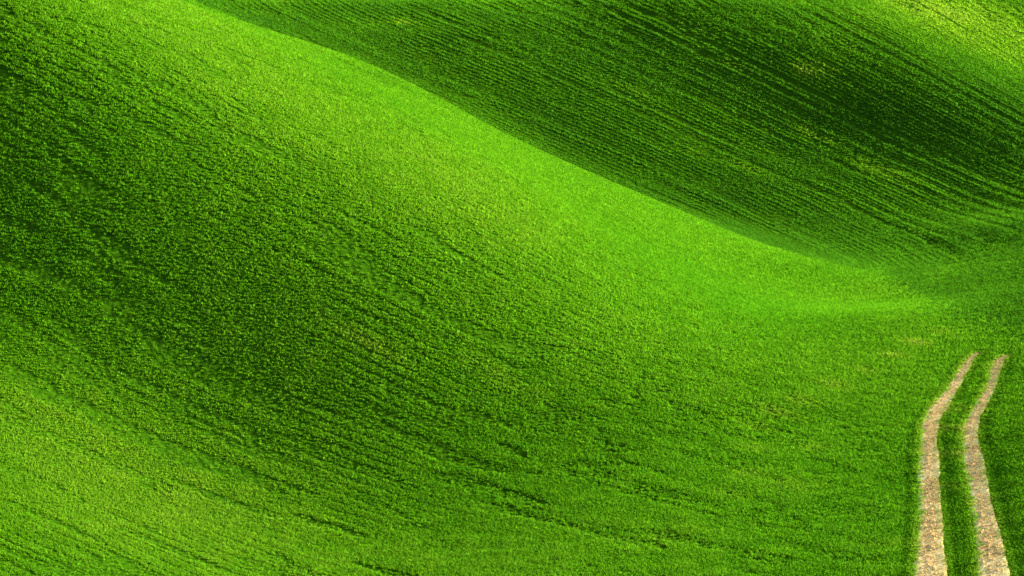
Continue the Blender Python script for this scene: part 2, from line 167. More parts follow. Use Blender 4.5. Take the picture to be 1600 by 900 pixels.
# sowing rows: lines of constant w in each field, they bend with the machine's passes
WH, WX0, WY0, WNX, WNY = 16.0, -208.0, -16.0, 28, 31
WN = np.array([int(v) for v in """-9792 -9516 -9244 -8978 -8720 -8469 -8222 -7978 -7729 -7466 -7175 -6835 -6423 -5916 -5300 -4578 -3773 -2928 -2086 -1273 -501 229 920 1579 2210 2820 3415 4000
-9231 -8949 -8671 -8397 -8130 -7869 -7613 -7362 -7111 -6852 -6572 -6253 -5868 -5385 -4783 -4066 -3256 -2416 -1595 -818 -87 602 1256 1883 2489 3079 3659 4234
-8675 -8388 -8102 -7820 -7542 -7270 -7003 -6741 -6484 -6226 -5958 -5661 -5307 -4856 -4265 -3551 -2723 -1884 -1093 -361 321 965 1580 2175 2756 3328 3894 4457
-8131 -7836 -7543 -7250 -6961 -6674 -6392 -6116 -5846 -5581 -5318 -5044 -4729 -4321 -3724 -3015 -2149 -1320 -583 85 709 1303 1880 2445 3002 3556 4108 4660
-7603 -7301 -6998 -6695 -6392 -6089 -5788 -5490 -5198 -4915 -4644 -4382 -4106 -3774 -3111 -2389 -1489 -737 -98 489 1050 1598 2140 2679 3217 3756 4296 4838
-7095 -6786 -6475 -6162 -5845 -5525 -5202 -4876 -4552 -4235 -3935 -3661 -3398 -3218 -2493 -1785 -881 -261 277 797 1313 1830 2349 2870 3395 3923 4454 4987
-6614 -6298 -5980 -5657 -5329 -4992 -4648 -4294 -3933 -3568 -3211 -2889 -2639 -2611 -2230 -1634 -826 -124 447 970 1480 1989 2500 3015 3533 4054 4579 5106
-6162 -5842 -5519 -5190 -4852 -4504 -4144 -3769 -3378 -2967 -2541 -2116 -1816 -1741 -1702 -1522 -778 -100 492 1038 1564 2083 2599 3116 3633 4153 4675 5198
-5742 -5421 -5095 -4764 -4423 -4070 -3705 -3323 -2922 -2502 -2064 -1615 -1171 -1074 -1001 -1224 -680 -99 482 1047 1595 2131 2659 3182 3704 4224 4745 5266
-5357 -5037 -4712 -4382 -4043 -3694 -3334 -2961 -2576 -2179 -1780 -1391 -1039 -946 -950 -1146 -772 -162 447 1036 1605 2157 2697 3228 3753 4275 4796 5315
-5007 -4689 -4369 -4044 -3712 -3374 -3028 -2676 -2320 -1968 -1628 -1321 -1078 -976 -910 -920 -642 -108 473 1056 1627 2185 2730 3265 3792 4315 4834 5351
-4689 -4377 -4063 -3746 -3425 -3101 -2775 -2449 -2128 -1822 -1540 -1298 -1110 -974 -809 -668 -401 48 573 1124 1680 2229 2771 3304 3830 4350 4866 5380
-4403 -4097 -3791 -3484 -3175 -2867 -2560 -2260 -1971 -1700 -1457 -1248 -1068 -871 -639 -424 -142 254 725 1236 1764 2297 2827 3352 3872 4388 4899 5408
-4144 -3846 -3548 -3250 -2954 -2660 -2372 -2092 -1826 -1578 -1351 -1144 -943 -702 -437 -189 104 471 903 1377 1876 2386 2900 3413 3924 4431 4936 5438
-3909 -3618 -3328 -3040 -2755 -2474 -2200 -1935 -1682 -1443 -1219 -1001 -777 -524 -253 22 327 683 1089 1535 2007 2494 2990 3488 3987 4484 4980 5474
-3694 -3410 -3128 -2848 -2572 -2301 -2037 -1781 -1535 -1299 -1070 -841 -603 -344 -68 220 535 886 1276 1700 2149 2615 3093 3576 4062 4548 5033 5518
-3495 -3218 -2942 -2669 -2400 -2136 -1879 -1628 -1384 -1147 -912 -674 -427 -163 117 413 732 1081 1460 1867 2298 2746 3207 3675 4147 4621 5097 5572
-3310 -3038 -2767 -2500 -2236 -1977 -1723 -1475 -1231 -991 -750 -505 -250 18 301 602 924 1269 1640 2035 2451 2884 3329 3783 4243 4705 5170 5634
-3135 -2867 -2601 -2338 -2078 -1821 -1569 -1321 -1076 -832 -586 -335 -75 198 485 788 1110 1453 1817 2203 2607 3027 3459 3900 4347 4798 5252 5707
-2968 -2704 -2441 -2180 -1922 -1668 -1417 -1168 -920 -673 -422 -166 99 376 665 970 1292 1633 1992 2369 2764 3172 3593 4023 4459 4900 5343 5788
-2807 -2545 -2285 -2026 -1770 -1516 -1264 -1014 -764 -513 -258 3 272 551 843 1150 1471 1809 2164 2535 2921 3321 3731 4151 4577 5009 5443 5878
-2650 -2390 -2131 -1874 -1618 -1364 -1112 -860 -608 -353 -94 170 443 725 1019 1326 1647 1983 2334 2700 3079 3471 3873 4284 4701 5124 5549 5977
-2496 -2238 -1980 -1723 -1468 -1214 -960 -706 -451 -194 68 336 611 896 1192 1500 1820 2154 2502 2863 3237 3622 4016 4420 4830 5244 5662 6082
-2345 -2087 -1830 -1573 -1318 -1063 -808 -552 -295 -35 230 501 779 1065 1362 1670 1990 2323 2668 3025 3394 3773 4162 4559 4962 5370 5781 6194
-2194 -1937 -1680 -1424 -1168 -912 -656 -398 -139 124 391 664 944 1232 1530 1839 2158 2489 2832 3186 3551 3925 4309 4700 5098 5500 5905 6311
-2045 -1788 -1531 -1274 -1017 -761 -503 -244 17 282 551 826 1108 1398 1696 2005 2324 2654 2995 3346 3707 4078 4457 4843 5236 5633 6033 6434
-1895 -1638 -1381 -1124 -867 -609 -351 -90 173 439 710 987 1270 1561 1861 2169 2488 2817 3155 3504 3863 4230 4606 4988 5376 5769 6165 6562
-1746 -1489 -1231 -974 -716 -457 -198 64 328 596 869 1147 1431 1723 2023 2332 2650 2978 3315 3662 4018 4382 4755 5134 5518 5908 6299 6693
-1596 -1339 -1081 -823 -565 -305 -45 218 484 753 1027 1306 1591 1884 2184 2493 2811 3138 3474 3819 4172 4535 4904 5280 5662 6048 6437 6828
-1446 -1188 -930 -672 -413 -153 109 372 639 910 1184 1465 1751 2044 2345 2653 2971 3296 3631 3975 4326 4686 5053 5427 5806 6190 6576 6965
-1296 -1038 -780 -521 -261 -1 262 527 795 1066 1342 1623 1910 2204 2504 2813 3130 3455 3788 4130 4480 4838 5203 5574 5951 6332 6717 7103""".split()], dtype=float).reshape(WNY, WNX) / 50.0
WF = np.array([int(v) for v in """-10628 -10100 -9568 -9028 -8479 -7919 -7343 -6751 -6138 -5503 -4842 -4154 -3436 -2688 -1910 -1105 -275 574 1439 2313 3193 4075 4956 5835 6710 7582 8451 9318
-10440 -9916 -9389 -8857 -8317 -7766 -7202 -6622 -6023 -5402 -4756 -4081 -3376 -2639 -1869 -1070 -244 604 1468 2342 3222 4102 4982 5859 6732 7601 8468 9333
-10248 -9729 -9208 -8683 -8151 -7610 -7058 -6491 -5906 -5300 -4669 -4010 -3318 -2593 -1833 -1039 -215 632 1497 2371 3250 4130 5008 5882 6752 7619 8483 9345
-10049 -9535 -9020 -8503 -7980 -7449 -6909 -6356 -5787 -5197 -4583 -3940 -3265 -2553 -1802 -1014 -192 656 1523 2399 3279 4157 5033 5905 6772 7635 8495 9354
-9840 -9332 -8824 -8314 -7800 -7280 -6753 -6214 -5661 -5090 -4495 -3872 -3216 -2520 -1782 -1000 -179 674 1545 2425 3306 4184 5057 5925 6788 7647 8503 9357
-9619 -9118 -8617 -8114 -7610 -7101 -6586 -6063 -5528 -4976 -4404 -3804 -3170 -2495 -1773 -1000 -178 683 1562 2447 3330 4207 5077 5941 6799 7653 8504 9353
-9387 -8892 -8397 -7902 -7406 -6908 -6406 -5899 -5382 -4852 -4304 -3731 -3125 -2477 -1777 -1019 -198 679 1572 2464 3350 4226 5093 5951 6804 7652 8497 9340
-9141 -8652 -8164 -7676 -7188 -6700 -6210 -5718 -5220 -4712 -4191 -3649 -3076 -2461 -1790 -1056 -248 660 1573 2474 3362 4237 5100 5953 6799 7641 8479 9317
-8883 -8399 -7916 -7434 -6954 -6475 -5996 -5517 -5036 -4552 -4059 -3550 -3016 -2439 -1797 -1063 -238 655 1567 2472 3363 4237 5096 5944 6783 7618 8450 9281
-8612 -8132 -7654 -7177 -6703 -6231 -5761 -5293 -4828 -4363 -3897 -3424 -2936 -2415 -1837 -1169 -387 543 1508 2443 3345 4222 5078 5921 6754 7582 8407 9232
-8329 -7854 -7379 -6906 -6436 -5968 -5504 -5045 -4590 -4141 -3697 -3257 -2815 -2358 -1857 -1265 -515 424 1431 2394 3311 4191 5046 5884 6711 7533 8351 9169
-8038 -7565 -7093 -6622 -6154 -5689 -5228 -4772 -4322 -3880 -3450 -3033 -2628 -2229 -1810 -1318 -669 279 1326 2329 3261 4145 4998 5832 6654 7470 8283 9094
-7738 -7268 -6797 -6329 -5861 -5396 -4935 -4477 -4026 -3584 -3154 -2742 -2355 -1993 -1631 -1187 -604 189 1201 2243 3196 4086 4938 5768 6586 7397 8203 9008
-7434 -6965 -6496 -6028 -5561 -5094 -4630 -4168 -3710 -3259 -2817 -2392 -1995 -1644 -1341 -952 -424 255 1135 2168 3132 4023 4871 5697 6510 7316 8117 8915
-7129 -6661 -6193 -5725 -5257 -4789 -4320 -3852 -3385 -2921 -2461 -2008 -1574 -1188 -909 -549 -69 525 1228 2145 3095 3968 4806 5625 6434 7234 8028 8819
-6824 -6358 -5892 -5425 -4956 -4486 -4014 -3540 -3065 -2589 -2113 -1636 -1160 -726 -388 -36 380 893 1507 2249 3101 3931 4750 5561 6363 7156 7942 8723
-6524 -6060 -5595 -5129 -4662 -4191 -3718 -3241 -2760 -2278 -1797 -1317 -828 -369 42 409 814 1282 1829 2376 3105 3908 4713 5515 6308 7090 7864 8634
-6230 -5769 -5307 -4844 -4378 -3909 -3437 -2961 -2479 -1992 -1507 -1044 -576 -105 337 738 1141 1564 2079 2579 3185 3935 4716 5500 6275 7040 7798 8552
-5945 -5488 -5029 -4569 -4108 -3644 -3177 -2706 -2228 -1737 -1229 -727 -310 82 491 912 1347 1756 2230 2796 3366 4036 4774 5524 6269 7008 7744 8478
-5671 -5218 -4764 -4309 -3852 -3395 -2938 -2480 -2021 -1556 -1072 -567 -132 230 590 976 1389 1822 2329 2947 3579 4207 4885 5579 6280 6986 7696 8409
-5409 -4960 -4511 -4061 -3611 -3162 -2715 -2272 -1839 -1419 -1004 -540 -100 280 638 1005 1383 1802 2326 2975 3684 4361 4992 5625 6283 6959 7647 8340
-5159 -4716 -4272 -3828 -3385 -2942 -2503 -2070 -1647 -1242 -867 -469 -56 326 692 1058 1430 1842 2337 2929 3602 4297 4956 5599 6251 6916 7590 8269
-4923 -4485 -4047 -3609 -3172 -2737 -2305 -1877 -1457 -1048 -668 -317 48 412 772 1131 1502 1913 2391 2945 3566 4218 4874 5536 6197 6860 7527 8196
-4699 -4267 -3835 -3404 -2974 -2546 -2122 -1703 -1293 -897 -526 -180 165 512 860 1215 1589 2000 2465 2992 3576 4196 4836 5490 6147 6805 7465 8125
-4488 -4062 -3636 -3212 -2789 -2370 -1955 -1548 -1150 -768 -406 -63 275 613 955 1309 1684 2093 2549 3057 3613 4207 4827 5464 6109 6759 7410 8062
-4289 -3869 -3449 -3032 -2617 -2206 -1801 -1405 -1020 -649 -295 46 379 713 1053 1406 1782 2190 2638 3130 3665 4237 4836 5455 6087 6725 7366 8008
-4101 -3686 -3273 -2862 -2454 -2052 -1657 -1271 -897 -535 -187 150 481 813 1152 1505 1880 2285 2726 3206 3725 4278 4859 5461 6078 6704 7334 7967
-3922 -3513 -3105 -2700 -2299 -1905 -1519 -1142 -777 -423 -81 253 582 913 1251 1604 1978 2379 2813 3283 3788 4325 4890 5477 6080 6694 7315 7938
-3750 -3346 -2943 -2544 -2150 -1763 -1385 -1016 -658 -311 26 356 683 1012 1350 1701 2072 2470 2898 3358 3851 4375 4926 5499 6090 6694 7305 7920
-3585 -3184 -2786 -2392 -2004 -1623 -1252 -891 -539 -198 134 461 785 1112 1447 1796 2165 2558 2980 3431 3914 4426 4965 5526 6106 6700 7303 7911
-3422 -3025 -2630 -2241 -1859 -1485 -1120 -765 -420 -85 243 566 887 1212 1545 1891 2256 2645 3059 3503 3976 4477 5005 5555 6125 6710 7306 7908""".split()], dtype=float).reshape(WNY, WNX) / 50.0


def _eval(C, x0, y0, h, x, y):
    n2, n1 = C.shape
    u = np.clip((x - x0) / h, 0.0, n1 - 3.001); v = np.clip((y - y0) / h, 0.0, n2 - 3.001)
    i = np.floor(u).astype(int); j = np.floor(v).astype(int)
    wx = _w(u - i); wy = _w(v - j)
    z = 0
    for b in range(4):
        for a in range(4):
            z = z + C[j + b, i + a] * wx[a] * wy[b]
    return z


def roww(c, x, y):
    w = _eval(c, WX0, WY0, WH, x, y)
    gx = _eval(c, WX0, WY0, WH, x + 0.5, y) - _eval(c, WX0, WY0, WH, x - 0.5, y)
    gy = _eval(c, WX0, WY0, WH, x, y + 0.5) - _eval(c, WX0, WY0, WH, x, y - 0.5)
    return w, gx, gy


# the crest of the near spur in plan; beyond it (and its foot) lies the other field
CRX = np.array([90.0, 60.0, 34.0, 28.5, 28.3, 27.5, 28.8, 30.4, 24.5, 18.4, 13.7, 7.2, 2.2, -7.8, -14.4, -21.2, -31.8, -42.9, -57.4, -72.9, -313.1]); CRY = np.array([40.0, 50.0, 62.0, 78.7, 86.8, 93.7, 108.1, 127.0, 136.0, 146.0, 153.0, 161.0, 167.0, 175.0, 179.0, 183.0, 188.0, 193.0, 199.0, 206.0, 310.0])


def beyond(x, y):
    """signed distance in x past the boundary between the two fields"""
    return x - np.interp(y, CRY, CRX)


# ---------------------------------------------------------------- wheel tracks in plan: centre x, y, half width
RUTS = [[(26.57, 80.77, 0.122), (25.69, 79.33, 0.193), (24.79, 77.47, 0.279), (23.56, 74.74, 0.267), (22.10, 71.74, 0.338), (20.79, 69.00, 0.391), (19.78, 66.52, 0.346), (18.70, 63.15, 0.316), (17.13, 57.70, 0.345), (15.46, 51.82, 0.330), (14.19, 47.45, 0.377), (13.19, 44.08, 0.426), (12.19, 40.71, 0.440), (11.19, 37.33, 0.445)],
        [(27.34, 78.37, 0.158), (26.75, 77.53, 0.254), (26.12, 76.20, 0.293), (25.20, 73.81, 0.224), (23.92, 70.73, 0.224), (22.53, 67.73, 0.273), (21.25, 64.93, 0.268), (20.07, 61.62, 0.274), (18.88, 57.54, 0.327), (17.74, 53.38, 0.305), (16.65, 49.42, 0.281), (15.63, 45.79, 0.346), (14.68, 42.61, 0.383), (13.73, 39.43, 0.394), (12.78, 36.26, 0.398)]]


def rut_distance(x, y):
    """distance from the edge of the nearest wheel track (negative inside)"""
    best = np.full(x.shape, 99.0); side = np.ones(x.shape)
    near = (x > 0) & (x < 45) & (y < 100)
    if not near.any():
        return best, side
    px, py = x[near], y[near]
    bb = np.full(px.shape, 99.0); ss = np.ones(px.shape)
    for R in RUTS:
        R = np.array(R)
        for a, b in zip(R[:-1], R[1:]):
            d = b[:2] - a[:2]
            t = np.clip(((px - a[0]) * d[0] + (py - a[1]) * d[1]) / (d @ d), 0, 1)
            dd = np.hypot(px - a[0] - t * d[0], py - a[1] - t * d[1]) - (a[2] + t * (b[2] - a[2]))
            ss = np.where(dd < bb, np.sign(px - a[0] - t * d[0]), ss)
            bb = np.minimum(bb, dd)
    best[near] = bb; side[near] = ss
    return best, side


# ---------------------------------------------------------------- materials
def mat(name):
    m = bpy.data.materials.new(name)
    m.use_nodes = True
    nt = m.node_tree
    nt.nodes.clear()
    return m, nt, nt.nodes, nt.links


def ramp(ns, stops):
    r = ns.new("ShaderNodeValToRGB")
    e = r.color_ramp.elements
    e[0].position, e[0].color = stops[0][0], (*stops[0][1], 1)
    e[1].position, e[1].color = stops[-1][0], (*stops[-1][1], 1)
    for p, c in stops[1:-1]:
        k = e.new(p); k.color = (*c, 1)
    return r


def leaf_material(name, cols, trans=0.42):
    """leaf blade: colour from each plant's own ripeness value, light passes through the blade"""
    m, nt, ns, ln = mat(name)
    at = ns.new("ShaderNodeAttribute"); at.attribute_type = 'INSTANCER'; at.attribute_name = "ripe_lit"
    va = ns.new("ShaderNodeAttribute"); va.attribute_type = 'INSTANCER'; va.attribute_name = "vigour"
    r = ramp(ns, cols)
    ln.new(at.outputs["Fac"], r.inputs["Fac"])
    hsv = ns.new("ShaderNodeHueSaturation")
    ln.new(r.outputs["Color"], hsv.inputs["Color"])
    ln.new(va.outputs["Fac"], hsv.inputs["Value"])
    di = ns.new("ShaderNodeBsdfDiffuse")
    tr = ns.new("ShaderNodeBsdfTranslucent")
    ln.new(hsv.outputs["Color"], di.inputs["Color"])
    ln.new(hsv.outputs["Color"], tr.inputs["Color"])
    mx = ns.new("ShaderNodeMixShader"); mx.inputs[0].default_value = trans
    ln.new(di.outputs[0], mx.inputs[1]); ln.new(tr.outputs[0], mx.inputs[2])
    gl = ns.new("ShaderNodeBsdfGlossy"); gl.inputs["Roughness"].default_value = 0.55
    gl.inputs["Color"].default_value = (0.8, 0.9, 0.6, 1)
    m2 = ns.new("ShaderNodeMixShader"); m2.inputs[0].default_value = 0.0
    ln.new(mx.outputs[0], m2.inputs[1]); ln.new(gl.outputs[0], m2.inputs[2])
    out = ns.new("ShaderNodeOutputMaterial")
    ln.new(m2.outputs[0], out.inputs["Surface"])
    return m


def ground_material():
    m, nt, ns, ln = mat("field_ground")
    tc = ns.new("ShaderNodeTexCoord")
    n1 = ns.new("ShaderNodeTexNoise"); n1.inputs["Scale"].default_value = 3.0; n1.inputs["Detail"].default_value = 8
    ln.new(tc.outputs["Object"], n1.inputs["Vector"])
    n2 = ns.new("ShaderNodeTexNoise"); n2.inputs["Scale"].default_value = 0.05; n2.inputs["Detail"].default_value = 4
    ln.new(tc.outputs["Object"], n2.inputs["Vector"])
    r1 = ramp(ns, [(0.3, (0.012, 0.040, 0.001)), (0.55, (0.022, 0.070, 0.0015)), (0.75, (0.045, 0.105, 0.003))])
    ln.new(n1.outputs["Fac"], r1.inputs["Fac"])
    r2 = ramp(ns, [(0.35, (0.8, 0.9, 0.9)), (0.65, (1.15, 1.05, 1.0))])
    ln.new(n2.outputs["Fac"], r2.inputs["Fac"])
    mu = ns.new("ShaderNodeMixRGB"); mu.blend_type = 'MULTIPLY'; mu.inputs[0].default_value = 1
    ln.new(r1.outputs["Color"], mu.inputs[1]); ln.new(r2.outputs["Color"], mu.inputs[2])
    bs = ns.new("ShaderNodeBsdfDiffuse")
    ln.new(mu.outputs[0], bs.inputs["Color"])
    bp = ns.new("ShaderNodeBump"); bp.inputs["Strength"].default_value = 0.8; bp.inputs["Distance"].default_value = 0.15
    ln.new(n1.outputs["Fac"], bp.inputs["Height"]); ln.new(bp.outputs[0], bs.inputs["Normal"])
    out = ns.new("ShaderNodeOutputMaterial")
    ln.new(bs.outputs[0], out.inputs["Surface"])
    return m


def soil_material(name, dark, mid, light):
    m, nt, ns, ln = mat(name)
    tc = ns.new("ShaderNodeTexCoord")
    n1 = ns.new("ShaderNodeTexNoise"); n1.inputs["Scale"].default_value = 9.0; n1.inputs["Detail"].default_value = 10
    n1.inputs["Roughness"].default_value = 0.72
    ln.new(tc.outputs["Object"], n1.inputs["Vector"])
    n2 = ns.new("ShaderNodeTexNoise"); n2.inputs["Scale"].default_value = 0.7; n2.inputs["Detail"].default_value = 5
    ln.new(tc.outputs["Object"], n2.inputs["Vector"])
    ad = ns.new("ShaderNodeMath"); ad.operation = 'MULTIPLY_ADD'; ad.inputs[1].default_value = 0.6; ad.inputs[2].default_value = -0.1
    ln.new(n2.outputs["Fac"], ad.inputs[0])
    su = ns.new("ShaderNodeMath"); su.operation = 'MULTIPLY_ADD'; su.inputs[1].default_value = 0.62
    ln.new(n1.outputs["Fac"], su.inputs[0]); ln.new(ad.outputs[0], su.inputs[2])
    r = ramp(ns, [(0.40, dark), (0.5, mid), (0.60, light)])
    ln.new(su.outputs[0], r.inputs["Fac"])
    bs = ns.new("ShaderNodeBsdfDiffuse"); bs.inputs["Roughness"].default_value = 0.6
    ln.new(r.outputs["Color"], bs.inputs["Color"])
    n3 = ns.new("ShaderNodeTexNoise"); n3.inputs["Scale"].default_value = 14.0; n3.inputs["Detail"].default_value = 6
    ln.new(tc.outputs["Object"], n3.inputs["Vector"])
    bp = ns.new("ShaderNodeBump"); bp.inputs["Strength"].default_value = 0.6; bp.inputs["Distance"].default_value = 0.03
    ln.new(n3.outputs["Fac"], bp.inputs["Height"]); ln.new(bp.outputs[0], bs.inputs["Normal"])
    out = ns.new("ShaderNodeOutputMaterial")
    ln.new(bs.outputs[0], out.inputs["Surface"])
    return m


GREEN = [(0.0, (0.046, 0.190, 0.003)), (0.35, (0.088, 0.238, 0.005)), (0.65, (0.138, 0.270, 0.010)),
         (0.85, (0.200, 0.280, 0.020)), (1.0, (0.310, 0.250, 0.075))]
M_CROP = leaf_material("young_crop_leaf", GREEN)
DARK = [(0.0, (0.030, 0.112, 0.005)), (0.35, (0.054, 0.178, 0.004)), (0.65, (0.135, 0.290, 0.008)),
        (0.85, (0.215, 0.335, 0.020)), (1.0, (0.310, 0.260, 0.075))]  # yellow stops brightened for the sunlight painted on the far slope
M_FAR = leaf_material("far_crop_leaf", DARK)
M_GROUND = ground_material()
M_SOIL = soil_material("dry_track_soil", (0.34, 0.195, 0.055), (0.74, 0.485, 0.165), (0.90, 0.66, 0.28))
M_CLOD = soil_material("pale_clod", (0.42, 0.25, 0.08), (0.74, 0.50, 0.19), (0.90, 0.68, 0.32))


def link(name, me, kind, label, category):
    o = bpy.data.objects.new(name, me)
    scene.collection.objects.link(o)
    o["kind"] = kind; o["label"] = label; o["category"] = category
    return o


# ---------------------------------------------------------------- ground sheet
def axis(lo, hi, step, far):
    a = list(np.arange(lo, hi + 1e-6, step))
    s = step; v = hi
    right = []
    while v < far:
        s *= 1.35; v += s; right.append(v)
    s = step; v = lo
    left = []
    while v > -far:
        s *= 1.35; v -= s; left.append(v)
    return np.array(left[::-1] + a + right)


gx_ = axis(-170, 190, 1.25, 3500)
gy_ = axis(-10, 420, 1.25, 3500)
GX, GY = np.meshgrid(gx_, gy_)
GZ = height(GX, GY)
rd = rut_distance(GX.ravel(), GY.ravel())[0].reshape(GX.shape)
GZ = GZ - 0.03 * sstep(1.2, 0.2, rd)
verts = np.stack([GX.ravel(), GY.ravel(), GZ.ravel()], 1)
ny, nx = GX.shape
idx = np.arange(ny * nx).reshape(ny, nx)
quads = np.stack([idx[:-1, :-1], idx[:-1, 1:], idx[1:, 1:], idx[1:, :-1]], -1).reshape(-1, 4)
me = bpy.data.meshes.new("ground")
me.from_pydata(verts.tolist(), [], quads.tolist())
me.polygons.foreach_set("use_smooth", [True] * len(me.polygons))
me.materials.append(M_GROUND)
ground = link("ground", me, "structure", "rolling green hillside ground under both crop fields", "ground")


# ---------------------------------------------------------------- the two wheel tracks
def spline(R, step=0.2):
    R = np.array(R, float)
    s = np.concatenate([[0], np.cumsum(np.hypot(*np.diff(R[:, :2], axis=0).T))])
    m = np.zeros_like(R)
    m[1:-1] = (R[2:] - R[:-2]) / (s[2:] - s[:-2])[:, None]
    m[0] = (R[1] - R[0]) / (s[1] - s[0]); m[-1] = (R[-1] - R[-2]) / (s[-1] - s[-2])
    t = np.arange(0, s[-1], step)
    k = np.clip(np.searchsorted(s, t, side='right') - 1, 0, len(s) - 2)
    h = s[k + 1] - s[k]; f = (t - s[k]) / h
    f2, f3 = f * f, f ** 3
    P = ((2 * f3 - 3 * f2 + 1)[:, None] * R[k] + ((f3 - 2 * f2 + f) * h)[:, None] * m[k]
         + (-2 * f3 + 3 * f2)[:, None] * R[k + 1] + ((f3 - f2) * h)[:, None] * m[k + 1])
    T = np.gradient(P[:, :2], axis=0); T /= np.hypot(*T.T)[:, None]
    return P, T, t


PROF = np.array([-1.35, -1.2, -1.0, -0.6, -0.3, 0.0, 0.3, 0.6, 1.0, 1.2, 1.35])
PZ = np.array([-0.10, 0.0, 0.012, 0.010, 0.0, 0.008, 0.0, 0.010, 0.012, 0.0, -0.10])
TRACK_LABELS = ["left pale dirt wheel track curving down the grassy slope", "right pale dirt wheel track, the one nearest the picture edge"]
for q, R in enumerate(RUTS):
    P, T, t = spline(R)
    N = np.stack([T[:, 1], -T[:, 0]], 1)
    rag = 1 + 0.22 * (fbm(t[:, None] * 0.9 + 50 * q, np.sign(PROF)[None] * 7 + 0 * t[:, None] + 3, 3) - 0.5) \
            + 0.14 * (vnoise(t[:, None] * 1.9 + 50 * q, np.sign(PROF)[None] * 5 + 0 * t[:, None] + 30) - 0.5)
    off = PROF[None] * P[:, 2:3] * rag
    vx = P[:, 0:1] + N[:, 0:1] * off; vy = P[:, 1:2] + N[:, 1:2] * off
    vz = height(vx, vy) + 0.035 + PZ[None] + 0.02 * (fbm(vx * 1.3, vy * 1.3, 2) - 0.5)
    n, mth = vx.shape
    ii = np.arange(n * mth).reshape(n, mth)
    fq = np.stack([ii[:-1, :-1], ii[:-1, 1:], ii[1:, 1:], ii[1:, :-1]], -1).reshape(-1, 4)
    me = bpy.data.meshes.new("dirt_track")
    me.from_pydata(np.stack([vx.ravel(), vy.ravel(), vz.ravel()], 1).tolist(), [], fq.tolist())
    me.polygons.foreach_set("use_smooth", [True] * len(me.polygons))
    me.materials.append(M_SOIL)
    link("dirt_track", me, "structure", TRACK_LABELS[q], "dirt track")


# ---------------------------------------------------------------- plant prototypes (kept out of the scene, scattered below)
def blade(vs, fs, base, ang, lean, length, width, curl, rnd):
    d = np.array([math.cos(ang), math.sin(ang)]); s = np.array([-d[1], d[0]])
    pts = []
    x = z = 0.0; a = lean
    for k, wv in enumerate((0.75, 1.0, 0.7, 0.08)):
        pts.append((x, z, wv))
        x += math.sin(a) * length / 3; z += math.cos(a) * length / 3; a += curl
    b = len(vs)
    tw = rnd.uniform(-0.5, 0.5)
    for x, z, wv in pts:
        c = np.array([base[0] + d[0] * x, base[1] + d[1] * x])
        w = s * width * wv / 2
        vs.append((c[0] - w[0], c[1] - w[1], z - tw * width * wv / 2)); vs.append((c[0] + w[0], c[1] + w[1], z + tw * width * wv / 2))
    for k in range(3):
        fs.append((b + 2 * k, b + 2 * k + 1, b + 2 * k + 3, b + 2 * k + 2))


def tuft(name, seed, n, material, width=0.2, spread=0.75, lean=(0.15, 0.9)):
    rnd = random.Random(seed)
    vs, fs = [], []
    for k in range(n):
        r = spread * math.sqrt(rnd.random()); t = rnd.uniform(0, 2 * math.pi)
        blade(vs, fs, (r * math.cos(t), r * math.sin(t)), rnd.uniform(0, 2 * math.pi), rnd.uniform(*lean),
              rnd.uniform(0.65, 1.15), width * rnd.uniform(0.7, 1.3), rnd.uniform(0.15, 0.55), rnd)
    me = bpy.data.meshes.new(name)
    me.from_pydata(vs, [], fs)
    me.materials.append(material)
    return bpy.data.objects.new(name, me)


def protos(name, material, n=4, blades=14, **kw):
    c = bpy.data.collections.new(name)
    for k in range(n):
        c.objects.link(tuft(name, 11 * k + 3, blades, material, **kw))
    return c


def scatter(name, pos, rot, scl, ripe_lit, vig, coll, kind, label, category, nvar=4):
    n = len(pos)
    me = bpy.data.meshes.new(name)
    me.vertices.add(n)
    me.vertices.foreach_set("co", pos.astype(np.float32).ravel())
    for nm, arr, tp in (("rot", rot, 'FLOAT_VECTOR'), ("scl", scl, 'FLOAT_VECTOR')):
        a = me.attributes.new(nm, tp, 'POINT'); a.data.foreach_set("vector", arr.astype(np.float32).ravel())
    for nm, arr in (("ripe_lit", ripe_lit), ("vigour", vig)):
        a = me.attributes.new(nm, 'FLOAT', 'POINT'); a.data.foreach_set("value", arr.astype(np.float32))
    a = me.attributes.new("variant", 'INT', 'POINT'); a.data.foreach_set("value", rng.integers(0, nvar, n).astype(np.int32))
    o = link(name, me, kind, label, category)
    ng = bpy.data.node_groups.new(name + "_scatter", 'GeometryNodeTree')
    ng.interface.new_socket("Geometry", in_out='INPUT', socket_type='NodeSocketGeometry')
    ng.interface.new_socket("Geometry", in_out='OUTPUT', socket_type='NodeSocketGeometry')
    N, L = ng.nodes, ng.links
    gi = N.new("NodeGroupInput"); go = N.new("NodeGroupOutput")
    ci = N.new("GeometryNodeCollectionInfo"); ci.inputs["Collection"].default_value = coll
    ci.inputs["Separate Children"].default_value = True; ci.inputs["Reset Children"].default_value = True
    iop = N.new("GeometryNodeInstanceOnPoints"); iop.inputs["Pick Instance"].default_value = True

    def na(nm, tp):
        k = N.new("GeometryNodeInputNamedAttribute"); k.data_type = tp; k.inputs["Name"].default_value = nm
        return k.outputs["Attribute"]
    er = N.new("FunctionNodeEulerToRotation")
    L.new(na("rot", 'FLOAT_VECTOR'), er.inputs[0])
    L.new(gi.outputs[0], iop.inputs["Points"]); L.new(ci.outputs[0], iop.inputs["Instance"])
    L.new(er.outputs[0], iop.inputs["Rotation"]); L.new(na("scl", 'FLOAT_VECTOR'), iop.inputs["Scale"])
    L.new(na("variant", 'INT'), iop.inputs["Instance Index"])
    L.new(iop.outputs[0], go.inputs[0])
    md = o.modifiers.new("scatter", 'NODES'); md.node_group = ng
    return o


